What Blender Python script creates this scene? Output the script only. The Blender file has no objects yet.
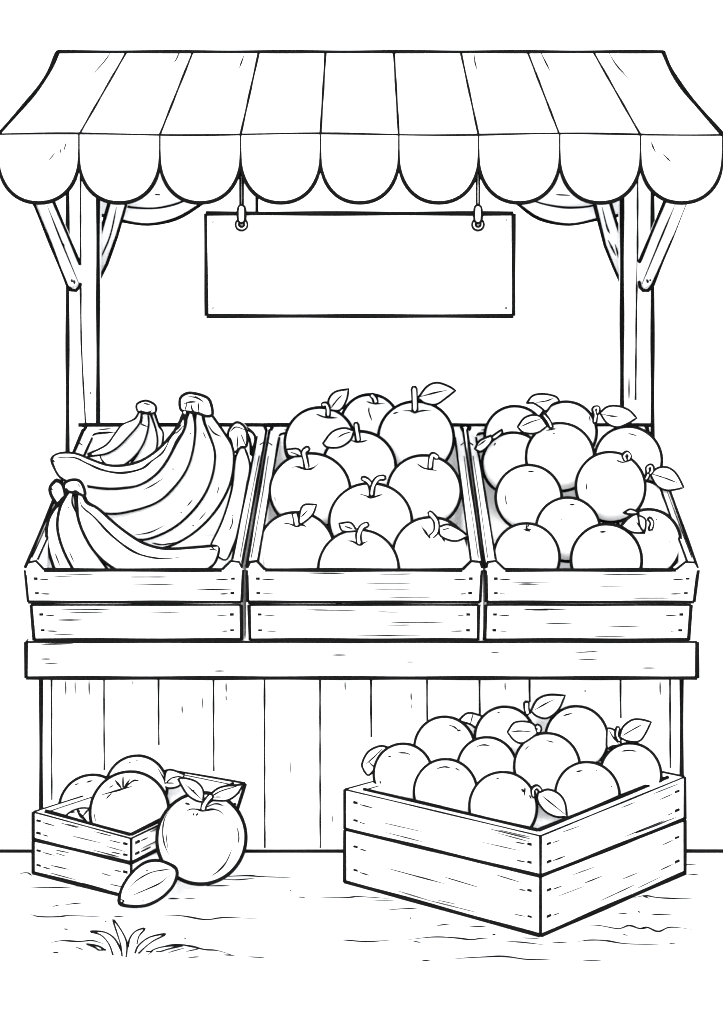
import bpy, math, random
from mathutils import Vector, Matrix
from mathutils.bvhtree import BVHTree
random.seed(7)
C = bpy.context.scene
R = math.radians

# ------------------------------------------------------------------ camera, sky, sun, exposure
F, YH, XC, H = 1700.0, 300.0, 361.5, 2.06      # focal length in pixels, horizon row, centre column, eye height
W_, H_ = 723, 1024
cam = bpy.data.cameras.new('camera'); camo = bpy.data.objects.new('camera', cam)
C.collection.objects.link(camo); C.camera = camo
camo.location = (0, 0, H); camo.rotation_euler = (R(90), 0, 0)
cam.sensor_fit = 'VERTICAL'; cam.sensor_height = 36.0; cam.lens = 36.0*F/H_
cam.shift_y = -(H_/2-YH)/H_; cam.clip_start = .1; cam.clip_end = 5000
CAM = Vector((0, 0, H))

SUN_EL, SUN_AZ = 34, 186                        # behind the camera, a touch to the left
w = bpy.data.worlds.new('World'); C.world = w; w.use_nodes = True
nt = w.node_tree
sky = nt.nodes.new('ShaderNodeTexSky'); sky.sky_type = 'NISHITA'; sky.sun_disc = False
sky.sun_elevation = R(SUN_EL); sky.sun_rotation = R(SUN_AZ); sky.dust_density = 1.0; sky.air_density = 1.0
nt.nodes['Background'].inputs['Strength'].default_value = .15
hs = nt.nodes.new('ShaderNodeHueSaturation'); hs.inputs['Saturation'].default_value = .2     # thin white overcast
nt.links.new(sky.outputs[0], hs.inputs['Color']); nt.links.new(hs.outputs[0], nt.nodes['Background'].inputs['Color'])
sl = bpy.data.lights.new('sun', 'SUN'); sl.energy = 1.3; sl.angle = R(12); sl.color = (1, .985, .97)
so = bpy.data.objects.new('sun', sl); C.collection.objects.link(so)
d = Vector((math.sin(R(SUN_AZ))*math.cos(R(SUN_EL)), math.cos(R(SUN_AZ))*math.cos(R(SUN_EL)), math.sin(R(SUN_EL))))
so.rotation_euler = d.to_track_quat('Z', 'Y').to_euler(); so.location = d*20
C.view_settings.view_transform = 'Standard'; C.view_settings.look = 'None'
C.view_settings.exposure = 1.65; C.view_settings.gamma = 1; C.view_settings.use_curve_mapping = False
C.cycles.max_bounces = 12; C.cycles.diffuse_bounces = 8
C.cycles.pixel_filter_type = 'BLACKMAN_HARRIS'; C.cycles.filter_width = 1.3

# ------------------------------------------------------------------ materials
def material(name, col, var=.02, scale=6, rough=.9):
    m = bpy.data.materials.new(name); m.use_nodes = True
    n = m.node_tree.nodes; l = m.node_tree.links
    b = n['Principled BSDF']; b.inputs['Roughness'].default_value = rough
    b.inputs['Specular IOR Level'].default_value = 0.0
    t = n.new('ShaderNodeTexNoise'); t.inputs['Scale'].default_value = scale; t.inputs['Detail'].default_value = 4
    tc = n.new('ShaderNodeTexCoord'); l.new(tc.outputs['Object'], t.inputs['Vector'])
    cr = n.new('ShaderNodeValToRGB')
    lo = [max(0, c-var) for c in col]; hi = [min(.95, c+var) for c in col]
    cr.color_ramp.elements[0].color = (*lo, 1); cr.color_ramp.elements[1].color = (*hi, 1)
    l.new(t.outputs['Fac'], cr.inputs['Fac']); l.new(cr.outputs['Color'], b.inputs['Base Color'])
    return m
WHITE = material('white_paint', (.86, .86, .86))
CLOTH = material('white_cloth', (.86, .86, .86), .015, 14)
WOOD = material('white_wood', (.86, .86, .86), .02, 9)
PEEL = material('white_peel', (.87, .87, .87), .01, 20)
EARTH = material('white_ground', (.85, .85, .85), .02, 3)
INK = material('black_line', (.004, .004, .004), .002, 10, 1.0)
GREY = material('grey_line', (.03, .03, .03), .02, 10, 1.0)

# ------------------------------------------------------------------ helpers
def P(px, py, Y):
    return Vector(((px-XC)/F*Y, Y, H-(py-YH)/F*Y))
def pix(v):
    return (XC+v.x/v.y*F, YH+(H-v.z)/v.y*F)

def spline(pts, n=8, closed=False):
    pts = [Vector(p) for p in pts]
    if len(pts) < 3: 
        return [pts[0].lerp(pts[-1], i/n) for i in range(n+1)]
    out = []; N = len(pts)
    segs = N if closed else N-1
    for i in range(segs):
        if closed:
            a, b, c, e = pts[(i-1) % N], pts[i], pts[(i+1) % N], pts[(i+2) % N]
        else:
            b, c = pts[i], pts[i+1]
            a = pts[i-1] if i else b*2-c
            e = pts[i+2] if i+2 < N else c*2-b
        for k in range(n):
            t = k/n
            out.append(.5*((2*b)+(c-a)*t+(2*a-5*b+4*c-e)*t*t+(3*b-a-3*c+e)*t**3))
    if not closed: out.append(pts[-1].copy())
    return out

def wob(i, s):
    return .35*math.sin(i*.31+s)+.2*math.sin(i*.83+s*2.3)

ORG = {}
class MB:
    def __init__(s, mat=None):
        s.v = []; s.f = []; s.m = []; s.mat = mat or WHITE; s.smooth = []; s._b = None; s.npaper = 0
    def add(s, vs, fs, mi=0, sm=False):
        o = len(s.v); s.v += [Vector(v) for v in vs]
        for f in fs: s.f.append([i+o for i in f]); s.m.append(mi); s.smooth.append(sm)
        if mi == 0: s._b = None
    def prism(s, a, b):
        n = len(a)
        s.add(list(a)+list(b), [list(range(n)), list(range(2*n-1, n-1, -1))]+[[(i+1) % n, i, n+i, n+(i+1) % n] for i in range(n)])
    def slab(s, top, zb):
        """a board standing upright: the four points of its top edge, straight down to zb (one z or four)"""
        zb = zb if isinstance(zb, (list, tuple)) else [zb]*len(top)
        s.prism(top, [Vector((p.x, p.y, z)) for p, z in zip(top, zb)])
    def panel(s, pp, Y, t=.02):
        """a flat board facing the road: outline in the plane Y, thickness t behind it"""
        a = [P(x, y, Y) for x, y in pp]
        s.prism(a, [Vector((p.x, p.y+t, p.z)) for p in a])
    def tube(s, pts, rad, mi=1, closed=False, k=6, sm=True):
        pts = [p for i, p in enumerate(pts) if i == 0 or (p-pts[i-1]).length > 1e-5]
        n = len(pts)
        if n < 2: return
        if not hasattr(rad, '__len__'): rad = [rad]*n
        elif len(rad) != n: rad = [rad[min(len(rad)-1, int(i*len(rad)/n))] for i in range(n)]
        vs = []; prev = None
        for i, p in enumerate(pts):
            t = (pts[(i+1) % n]-pts[i-1]) if closed else (pts[min(i+1, n-1)]-pts[max(i-1, 0)])
            if t.length < 1e-9: t = Vector((1, 0, 0))
            t.normalize()
            if prev is None:
                prev = t.orthogonal().normalized()
            prev = (prev-t*prev.dot(t))
            if prev.length < 1e-6: prev = t.orthogonal()
            prev.normalize(); q = t.cross(prev)
            for j in range(k):
                a = 2*math.pi*j/k
                vs.append(p+(prev*math.cos(a)+q*math.sin(a))*rad[i])
        fs = []
        for i in range(n if closed else n-1):
            for j in range(k):
                a, b = i*k+j, i*k+(j+1) % k; c, e = ((i+1) % n)*k+(j+1) % k, ((i+1) % n)*k+j
                fs.append([a, b, c, e])
        if not closed: fs += [list(range(k))[::-1], [(n-1)*k+j for j in range(k)]]
        s.add(vs, fs, mi, sm)
    def ink(s, pts, wpx, closed=False, taper=False, mi=1, fine=True):
        """a drawn line of wpx pixels on an edge given by 3D points"""
        if fine and len(pts) < 9 and not closed:
            q = []
            for a, b in zip(pts, pts[1:]):
                m = max(1, int((b-a).length/.04)); q += [a.lerp(b, i/m) for i in range(m)]
            pts = q+[pts[-1]]
        n = len(pts); s0 = random.random()*9; wpx = wpx+.62
        rad = []
        for i, p in enumerate(pts):
            f = 1+.13*math.sin(i*.55+s0)
            if taper: f *= max(.25, math.sin(math.pi*min(1, max(0, (i+.5)/n)))**.6)
            rad.append(wpx/2*p.y/F*f)
        if closed: rad = [wpx/2*p.y/F for p in pts]
        s.tube(pts, rad, mi, closed)
    def bvh(s):
        if s._b is None:
            fs = [f for f, m in zip(s.f, s.m) if m == 0]
            s._b = BVHTree.FromPolygons(s.v, fs)
        return s._b
    def draw(s, pp, wpx=1.4, smooth=True, taper=True, mi=1, closed=False, wobble=0):
        wpx += .12
        """a line lying on this part's own surface"""
        q = [Vector((x, y, 0)) for x, y in pp]
        if smooth: q = spline(q, 8, closed)
        dense = []
        for a, b in zip(q, q[1:]):
            m = max(1, int((b-a).length/3)); dense += [a.lerp(b, i/m) for i in range(m)]
        dense.append(q[-1])
        run = []; s0 = random.random()*9; runs = []
        for i, a in enumerate(dense):
            y = a.y+(wob(i, s0)*wobble)
            dr = (P(a.x, y, 1.0)-CAM).normalized()
            hit = s.bvh().ray_cast(CAM, dr)[0]
            if hit is None:
                if len(run) > 1: runs.append(run)
                run = []
            else: run.append(hit)
        if len(run) > 1: runs.append(run)
        for r_ in runs: s.ink(r_, wpx, taper=taper, mi=mi, fine=False)
    def dot(s, x, y, r=1.2):
        s.draw([(x-r, y), (x+r, y+.2)], 2.0, smooth=False, taper=False)
    def contour(s, wpx=3, minlen=6, start=0, keep=None, back=0):
        """the outer line of a rounded body"""
        fs = []
        for f, m in zip(s.f[start:], s.m[start:]):
            if m: continue
            for i in range(1, len(f)-1): fs.append((f[0], f[i], f[i+1]))
        nr = {}
        for a, b, c in fs:
            n = (s.v[b]-s.v[a]).cross(s.v[c]-s.v[a])
            for i in (a, b, c): nr[i] = nr.get(i, Vector((0, 0, 0)))+n
        g = {i: nr[i].normalized().dot((CAM-s.v[i]).normalized())+1e-9 for i in nr}
        seg = {}; pt = {}
        for t in fs:
            ks = []
            for i in range(3):
                a, b = t[i], t[(i+1) % 3]
                if (g[a] > 0) != (g[b] > 0):
                    k = (min(a, b), max(a, b)); u = g[a]/(g[a]-g[b])
                    pt[k] = s.v[a].lerp(s.v[b], u); ks.append(k)
            if len(ks) == 2:
                seg.setdefault(ks[0], []).append(ks[1]); seg.setdefault(ks[1], []).append(ks[0])
        seen = set(); chains = []
        for k0 in sorted(seg, key=lambda k: len(seg[k])):
            if k0 in seen: continue
            ch = [k0]; seen.add(k0); cur = k0; closed = False
            while True:
                nx = [k for k in seg[cur] if k not in seen]
                if not nx:
                    closed = len(ch) > 3 and k0 in seg[cur]; break
                cur = nx[0]; seen.add(cur); ch.append(cur)
            chains.append(([pt[k] for k in ch], closed))
        def plen(c): return sum((a-b).length for a, b in zip(c, c[1:]))
        chains.sort(key=lambda c: -plen(c[0]))
        for i, (c, cl) in enumerate(chains):
            if keep is not None and i >= keep: break
            if plen(c)*F/c[0].y < minlen: continue
            # thin out points closer than 1.5 px
            q = [c[0]]
            for p in c[1:]:
                if (p-q[-1]).length*F/p.y > 1.6: q.append(p)
            if len(q) < 3: continue
            for _ in range(2):
                q2 = q[:]
                for j in range(len(q)):
                    if cl: q2[j] = (q[j-1]+q[j]*2+q[(j+1) % len(q)])/4
                    elif 0 < j < len(q)-1: q2[j] = (q[j-1]+q[j]*2+q[j+1])/4
                q = q2
            s.ink(q, wpx*2-.4, closed=cl, fine=False)
    def build(s, name, parent=None, inkmat=None):
        # origin at the base centre of the shape
        bb = [Vector((min(v[i] for v in s.v), max(v[i] for v in s.v), 0)) for i in range(3)]
        o0 = Vector(((bb[0].x+bb[0].y)/2, (bb[1].x+bb[1].y)/2, bb[2].x))
        me = bpy.data.meshes.new(name)
        me.from_pydata([v-o0 for v in s.v], [], s.f)
        me.materials.append(s.mat); me.materials.append(INK); me.materials.append(GREY)
        me.polygons.foreach_set('material_index', s.m)
        me.polygons.foreach_set('use_smooth', s.smooth)
        me.update()
        o = bpy.data.objects.new(name, me); C.collection.objects.link(o)
        ORG[o.name] = o0.copy()
        if parent is not None:
            o.parent = parent; o.location = o0-ORG.get(parent.name, parent.location)
        else: o.location = o0
        return o

def tag(o, label, cat, group=None):
    o['label'] = label; o['category'] = cat
    if group: o['group'] = group
    return o
def thing(name, loc, label, cat, group=None):
    o = bpy.data.objects.new(name, None); C.collection.objects.link(o); o.location = loc
    o.empty_display_size = .1
    return tag(o, label, cat, group)

# ------------------------------------------------------------------ the setting
Y0 = 6.34                                        # where the earth meets the pavement and the stall front
g = MB(EARTH)
g.add([(-400, -60, 0), (400, -60, 0), (400, 900, 0), (-400, 900, 0)], [[0, 1, 2, 3]])
marks = [
 ([(25,887),(52,888),(78,887)],1.4), ([(19,874),(27,873),(32,876)],1.2), ([(52,907),(60,905)],1.2), ([(64,905),(84,903)],1.2),
 ([(29,914),(40,917),(60,917),(70,916),(104,917)],1.7), ([(113,917),(125,917)],1.2), ([(150,915),(180,916),(205,920),(225,918),(264,919)],1.6),
 ([(222,877),(245,876),(262,877),(295,878)],1.6), ([(222,879.5),(240,880),(258,878)],1.2), ([(206,886),(230,886)],1.2),
 ([(168,899),(180,899)],1.3),([(184,899),(196,899)],1.2),([(64,929),(68,930)],1.2),
 ([(50,943),(62,941),(78,942),(92,941),(104,944)],1.7), ([(52,953),(59,953)],1.3), ([(75,947),(83,950)],1.1),
 ([(146,956),(158,949),(176,945),(192,947),(205,950),(218,951),(232,955)],1.7), ([(168,953),(185,948)],1.1),([(187,958),(200,957)],1.2),
 ([(185,952),(200,949)],1.1),([(247,957),(265,958)],1.3),([(222,955),(236,956)],1.0),
 ([(296,897),(306,898)],1.0),([(311,897),(345,898),(360,897),(392,899)],1.5),([(372,901),(396,901)],1.1),([(387,910),(405,909),(419,909)],1.3),
 ([(436,926),(452,924)],1.2),([(467,927),(487,927)],1.3),([(492,935),(496,935)],1.5),
 ([(340,940),(352,941),(368,942),(395,940)],1.6),([(398,941),(431,937.5),(452,938),(470,940),(480,939),(493,939)],1.6),([(412,941),(421,943)],1),
 ([(502,941),(525,943),(545,945)],1.3),([(520,938),(540,939)],1.1),([(421,961),(431,961)],1.2),
 ([(452,959),(480,957.5),(505,957),(530,960),(557,959)],1.7),([(582,961),(602,961)],1.3),
 ([(634,898),(645,896),(658,898),(678,899),(698,898)],1.6),([(642,896),(650,899)],1.1),([(617,914),(628,914)],1.2),([(651,915),(672,914.5)],1.5),
 ([(575,925),(600,926),(618,929),(629,926),(640,929),(648,928),(658,932),(668,928),(680,928),(693,930)],1.7),([(595,925),(612,928)],1.3),
 ([(552,942.5),(568,943)],1.3),([(575,942),(590,940.5),(605,941),(626,944),(664,945)],1.6),([(669,944),(676,944)],1.2),
 ([(685,865),(697,865)],1.2),([(687,875),(699,875)],1.2),([(622,934),(628,936)],1.1),([(410,918),(411,919)],1.4),([(638,911),(640,913)],1.2),
 ([(105,921),(106,922)],1.2),([(184,938),(186,939)],1.2),([(290,890),(291,891)],1),
]
for pp, wd in marks: g.draw(pp, wd*1.4)
o = g.build('ground'); o['kind'] = 'structure'
pv = MB(EARTH)
pv.add([(-400, Y0, .004), (400, Y0, .004), (400, 900, .004), (-400, 900, .004), (-400, Y0, -.02), (400, Y0, -.02)], [[0, 1, 2, 3], [4, 5, 1, 0]])
e = [Vector((x*.25, Y0, .004)) for x in range(-40, 41)]
pv.ink(e, 4.2, fine=False)
o = pv.build('pavement'); o['kind'] = 'structure'

# ------------------------------------------------------------------ the stall
stall = thing('market_stall', (0, 6.5, 0), 'white timber market stall with scalloped awning over a plank-fronted counter', 'market stall')
def quadmap(q, u, v):
    tl, tr, br, bl = q
    x = (tl[0]*(1-u)+tr[0]*u)*(1-v)+(bl[0]*(1-u)+br[0]*u)*v
    y = (tl[1]*(1-u)+tr[1]*u)*(1-v)+(bl[1]*(1-u)+br[1]*u)*v
    return (x, y)
def grain(mb, q, seed, nail=True, n=4, nl=.045):
    rs = random.Random(seed)
    L = abs(q[1][0]-q[0][0])
    if nail:
        for u in (nl, 1-nl):
            for v in (.27, .72):
                a = quadmap(q, u-2.0/L, v); b = quadmap(q, u+2.2/L, v)
                mb.draw([a, b], 3.0, smooth=False, taper=True)
                sgn = 1 if u < .5 else -1
                mb.draw([quadmap(q, u+sgn*4/L, v+.02), quadmap(q, u+sgn*rs.uniform(9, 18)/L, v+.03)], 1.1, smooth=False)
    for i in range(n):
        u0 = rs.uniform(.08, .8); ln = rs.uniform(.10, .34); v = rs.choice((.12, .2, .42, .5, .6, .85, .9))+rs.uniform(-.03, .03)
        mb.draw([quadmap(q, u0, v), quadmap(q, min(.97, u0+ln), v+rs.uniform(-.03, .03))], rs.uniform(.7, 1.25), smooth=False, mi=rs.choice((1, 2)))

# counter
YT = 6.05; ZT = P(0, 642, YT).z
m = MB(WOOD)
a = [P(26, 642, YT), P(697, 642, YT), P(697, 678, YT), P(26, 678, YT)]
m.prism(a, [Vector((p.x, 7.03, p.z)) for p in a])
m.ink([P(26, 678, YT), P(697, 678, YT)], 4.2); m.ink([P(26, 642, YT), P(26, 678, YT)], 4); m.ink([P(697, 642, YT), P(697, 678, YT)], 4)
m.ink([P(26, 642, YT), P(697, 642, YT)], 2.4)
m.ink([a[0], P(29, 639, YT+.08)], 2)
for pp in ([(40,644.5),(73,644)], [(213,671),(226,671)], [(490,652),(500,653)], [(572,653),(600,651)], [(575,660),(600,659)], [(40,659),(52,659)], [(43,664),(60,663)],[(330,655),(350,655)],[(640,668),(660,668)],[(405,662),(416,662)]):
    m.draw(pp, 1.1, smooth=False, mi=2)
m.build('countertop', stall)
# plank front
YP = 6.34
m = MB(WOOD)
a = [P(41, 690, YP), P(681.5, 690, YP)]
zt = P(0, 678, YT).z+.001
fr = [Vector((a[0].x, YP, zt)), Vector((a[1].x, YP, zt)), Vector((a[1].x, YP, .006)), Vector((a[0].x, YP, .006))]
m.prism(fr, [Vector((p.x, YP+.03, p.z)) for p in fr])
m.ink([fr[0], fr[3]], 4); m.ink([fr[1], fr[2]], 4)
for x, y1, wd in ((51.5,800,1.3),(104,770,1.3),(158.5,745,1.4),(213.5,771,1.3),(264.5,851,1.4),(320,851,1.4),(371,737,1.7),(427,724,1.3),(479.5,715,1.4),(529.5,702,1.4),(620.5,718,1.3),(670,768,1.5),(574,702,.01)):
    if wd > .1: m.draw([(x, 679), (x, (679+y1)/2), (x+.3, y1)], wd*1.1, smooth=False, taper=False)
for x, y0, y1 in ((65.5,681,695),(75,681,694),(89,681,695),(226,683,692),(226,696,700),(202.5,698,709),(182,706,713),(411,693,700),(411,704,708),(562,694,697),(585,690,692),(660,681,695),(132,681,684),(345,682,690),(505,683,690),(290,760,774),(332,815,822)):  # short ticks; those just under the countertop draw in its overhang shading
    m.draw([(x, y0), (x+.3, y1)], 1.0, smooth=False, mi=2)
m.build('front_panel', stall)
# side legs behind the panel, carrying the counter
for sx in (-1, 1):
    m = MB(WOOD); x0, x1 = (-1.185, -1.10) if sx < 0 else (1.10, 1.185)
    q = [Vector((x0, 6.38, zt)), Vector((x1, 6.38, zt)), Vector((x1, 6.95, zt)), Vector((x0, 6.95, zt))]
    m.slab(q, .006); m.build('side_panel', stall)

# posts
YQ = 7.04
for x0, xm, x1, s0 in ((67.5, 80.5, 98, 0), (622, 637.5, 652.5, 1)):
    m = MB(WOOD)
    a0, a1 = P(x0, 300, YQ), P(x1, 300, YQ)
    q = [Vector((a0.x, YQ, 2.96)), Vector((a1.x, YQ, 2.96)), Vector((a1.x, YQ+.1, 2.96)), Vector((a0.x, YQ+.1, 2.96))]
    m.slab(q, .006)
    m.ink([q[0], Vector((a0.x, YQ, .01))], 3.9); m.ink([q[1], Vector((a1.x, YQ, .01))], 3.9)
    if s0 == 0:
        m.draw([(xm, 120), (xm, 250), (xm+.5, 330), (xm+2.5, 380), (xm+6, 440)], 1.4, taper=False)
        m.draw([(90.5, 392), (90.5, 394)], 1.2, smooth=False)
    else:
        m.draw([(xm, 120), (xm, 250), (xm-1, 300), (xm-2, 400)], 1.4, taper=False); m.draw([(629, 375), (629, 400)], 1.1, smooth=False, mi=2)
    m.build('post', stall)
# awning profile, back to front
prof = [(6.77, 3.045), (6.60, 2.95), (6.34, 2.842), (6.04, 2.737), (5.67, 2.612)]
pf = [(p.x, p.y) for p in spline([(a, b, 0) for a, b in prof], 5)]
XL, XR = -1.2106, 1.203
SEAM_B = [79.2, 160, 240.7, 320.5, 398.8, 478.5, 559.5, 640.2]; SEAM_T = [126, 192.5, 258.7, 325.5, 394, 461, 528, 593.8]
can = MB(CLOTH)
nx = 36; vs = []; 
for (y, z) in pf:
    for i in range(nx+1):
        vs.append(Vector((XL+(XR-XL)*i/nx, y, z)))
n0 = len(vs); vs += [v+Vector((0, .004, -.012)) for v in vs]
fs = []; r_ = nx+1; L = len(pf)
for j in range(L-1):
    for i in range(nx):
        a = j*r_+i; fs.append([a, a+r_, a+r_+1, a+1]); fs.append([n0+a, n0+a+1, n0+a+r_+1, n0+a+r_])
for j in range(L-1):
    for i in (0, nx):
        a = j*r_+i; fs.append([a, a+r_, n0+a+r_, n0+a])
for i in range(nx):
    fs.append([i, i+1, n0+i+1, n0+i]); a = (L-1)*r_+i; fs.append([a, a+1, n0+a+1, n0+a])
can.add(vs, fs, 0)
can.ink([Vector((XL, *pf[0])), Vector((XR, *pf[0]))], 5.0)
for sx in (XL, XR): can.ink([Vector((sx, y, z)) for y, z in pf], 4.6, fine=False)
for k in range(1, 9):
    can.draw([(SEAM_T[k-1], 53), (SEAM_B[k-1], 134.5)], 2.0, smooth=False, taper=False)
YF = 5.67; ZF = 2.612
can.ink([Vector((XL+i*(XR-XL)/60, YF-.001, ZF+.003*math.sin(i*.3))) for i in range(61)], 2.3, fine=False)
for pp in ([(111,52),(104,62),(93,74)], [(179,53),(177,58),(174,63)], [(244,55),(242,61),(239,69)], [(474,54),(475,62),(477,70)], [(541,53),(545,61),(551,73)], [(609,53),(617,66),(630,80)]):
    can.draw(pp, 1.3)
canopy = can.build('canopy', stall)
sx_ = [XL]+[(p-XC)/F*YF for p in SEAM_B]+[XR]
def flap_curve(cx, w2, y0=158, yb=203, ex=2.15):
    pts = []
    zc, zb = P(0, y0, YF).z, P(0, yb, YF).z
    N = 28
    for i in range(N+1):
        a = math.pi*i/N
        c, s_ = math.cos(a), math.sin(a)
        x = -w2*math.copysign(abs(c)**(2/ex), c); z = zc-(zc-zb)*abs(s_)**(2/ex)
        pts.append(Vector((cx+x, YF-.004, z)))
    return pts
for k in range(9):
    cx = (sx_[k]+sx_[k+1])/2; w2 = (sx_[k+1]-sx_[k])/2-.0002
    m = MB(CLOTH); cv = flap_curve(cx, w2)
    pl = [Vector((cx-w2, YF-.004, ZF-.001))]+cv+[Vector((cx+w2, YF-.004, ZF-.001))]
    m.prism(pl, [p+Vector((0, .008, 0)) for p in pl])
    # the hem grows from a thin seam to a heavy lower line
    full = [pl[0].lerp(cv[0], i/5) for i in range(5)]+cv+[cv[-1].lerp(pl[-1], (i+1)/5) for i in range(5)]
    rad = []
    for i, p in enumerate(full):
        py = pix(p)[1]; t = min(1, max(0, (py-148)/32))
        rad.append((1.9+2.5*t)/2*p.y/F)
    m.tube([p+Vector((0, -.002, 0)) for p in full], rad)
    if k == 0:
        m.draw([(66,143),(64,150)], 1.2, smooth=False); m.draw([(55,153),(49,160)], 1.2, smooth=False); m.draw([(61,149),(60,153)], 1, smooth=False)
    if k == 8:
        m.draw([(651,141),(653,147),(656,153)], 1.3); m.draw([(663,154),(667,158),(671,162)], 1.3)
    m.build('valance_flap', canopy)
m = MB(WOOD)
q = [Vector((-1.16, 6.79, 3.02)), Vector((1.16, 6.79, 3.02)), Vector((1.16, 7.1, 3.02)), Vector((-1.16, 7.1, 3.02))]
m.slab(q, 2.965); m.build('ridge_beam', stall)

# braces: outer ones run forward from the posts to the awning's front edge
def brace(poly, inner, edges, Yf, tv, dots=None, wd=3.0):
    m = MB(WOOD)
    a = [P(x, y, Yf(y)) for x, y in poly]
    m.prism(a, [p+Vector((0, tv, 0)) for p in a])
    m.ink([P(x, y, Yf(y)-.02) for x, y in edges], wd)
    for pp, w1 in inner: m.draw(pp, w1, taper=True)
    return m
Yo = lambda y: 6.985-max(0, (286-y))/146*1.17
lo = [(9,142),(28,142),(55,205),(80,264),(80.5,282),(79.5,287),(76,290.5),(71,290),(67,284.5),(34.5,205)]
m = brace(lo, [([(47,205),(62,243),(79,284)],1.4), ([(63,243),(64,247)],1.3), ([(71.5,279),(72,282)],2.0), ([(74,280),(74.5,284)],1.6)], [(34.5,205),(67,284.5),(71,290),(76,290.5),(79.5,287),(80.5,284)], Yo, .05)
m.ink([P(28,142,Yo(142)-.02), P(55,205,Yo(205)-.02), P(80,264,Yo(264)-.02)], 2.8); m.ink([P(9,142,Yo(142)), P(34.5,205,Yo(205))], 3.0)
m.build('brace', stall)
ro = [(711,142),(692,142),(664,203),(639.5,262),(639,282),(640,287),(643,290.5),(648,290),(653,285),(685,205)]
m = brace(ro[::-1], [([(675,205),(659,243),(642,284)],1.4), ([(647,279),(648,283)],2.0), ([(650,279),(650.5,281)],1.4)], [(685,205),(653,285),(648,290.5),(643,290.5),(640,287),(639,282)], Yo, .05)
m.ink([P(692,142,Yo(142)-.02), P(664,203,Yo(203)-.02), P(639.5,262,Yo(262)-.02)], 2.8); m.ink([P(711,142,Yo(142)), P(685,205,Yo(205))], 3.0)
m.build('brace', stall)
Yi = lambda y: 7.145
li = [(120,150),(137,150),(126,205),(117,236),(107,264),(96,286),(86,286),(86,266),(98,241),(108.5,205)]
m = brace(li, [([(116.5,207),(110,236),(99,262)],1.4)], [(137,150),(126,205),(117,236),(107,264),(96,286)], Yi, .05)
m.ink([P(120,150,7.145), P(108.5,205,7.145), P(98,241,7.145), P(86,266,7.145)], 3.0); m.build('brace', stall)
ri = [(586,150),(603,150),(611,205),(622,241),(634,262),(634,290),(624,290),(614,268),(605,246),(595,206)]
m = brace(ri[::-1], [([(602,207),(607,227),(610,234)],1.3), ([(608,240),(616,256)],1.2), ([(615,244),(620,262)],1.2)], [(586,150),(595,206),(605,246),(614,268),(624,290)], Yi, .05)
m.ink([P(603,150,7.145), P(611,205,7.145), P(622,241,7.145), P(634,262,7.145)], 3.0); m.build('brace', stall)
# cloth swags behind the awning
for up, lw, ex in (([(96,186),(110,200),(126,206.5),(148,208.5),(165,207),(182,202),(200,192),(214,176)], [(226,176),(214,194),(200,205),(176,219),(148,224.6),(122,221),(104,216),(96,214)], [(155,194.5),(160,194.7)]),
               ([(500,176),(514,190),(535,201.5),(557,206.7),(574,207.7),(593,205.6),(612,198),(624,186)], [(624,214),(616,216),(597,219.5),(569,224.7),(539.5,219),(519,205),(505,194),(490,176)], [(556,194.5),(570,195.5)])):
    m = MB(CLOTH); U = [tuple(v)[:2] for v in spline([(x, y, 0) for x, y in up], 4)]; D = [tuple(v)[:2] for v in spline([(x, y, 0) for x, y in lw], 4)]
    Ys = 7.18
    n = min(len(U), len(D)); D = D[::-1]; vs = []; 
    for i in range(n):
        vs += [P(*U[i], Ys+.05), P(*D[i], Ys)]
    k0 = len(vs); vs += [v+Vector((0, .012, 0)) for v in vs]; fs = []
    for i in range(n-1):
        a = 2*i; fs += [[a, a+1, a+3, a+2], [k0+a, k0+a+2, k0+a+3, k0+a+1], [a+1, k0+a+1, k0+a+3, a+3], [a, a+2, k0+a+2, k0+a]]
    m.add(vs, fs)
    m.ink([P(*p, Ys+.05) for p in U], 2.2, fine=False); m.ink([P(*p, Ys) for p in D], 3.0, fine=False)
    # the cloth's back fall above the swag
    bk = [P(up[0][0], 150, Ys+.07), P(up[-1][0], 150, Ys+.07)]+[P(*p, Ys+.07) for p in U[::-1]]
    m.prism(bk, [p+Vector((0, .01, 0)) for p in bk]); m.draw(ex, 1.1, smooth=False)
    m.build('swag', stall)
m = MB(CLOTH); m.panel([(242,150),(257,150),(257,226),(242,226)], 7.18, .012); m.ink([P(257,150,7.18), P(257,226,7.18)], 2.6); m.build('hanging_strip', stall)
m = MB(WOOD); q = [Vector((-1.15, 7.145, 2.75)), Vector((1.15, 7.145, 2.75)), Vector((1.15, 7.26, 2.75)), Vector((-1.15, 7.26, 2.75))]
m.slab(q, 2.69); m.build('cross_beam', stall)

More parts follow.
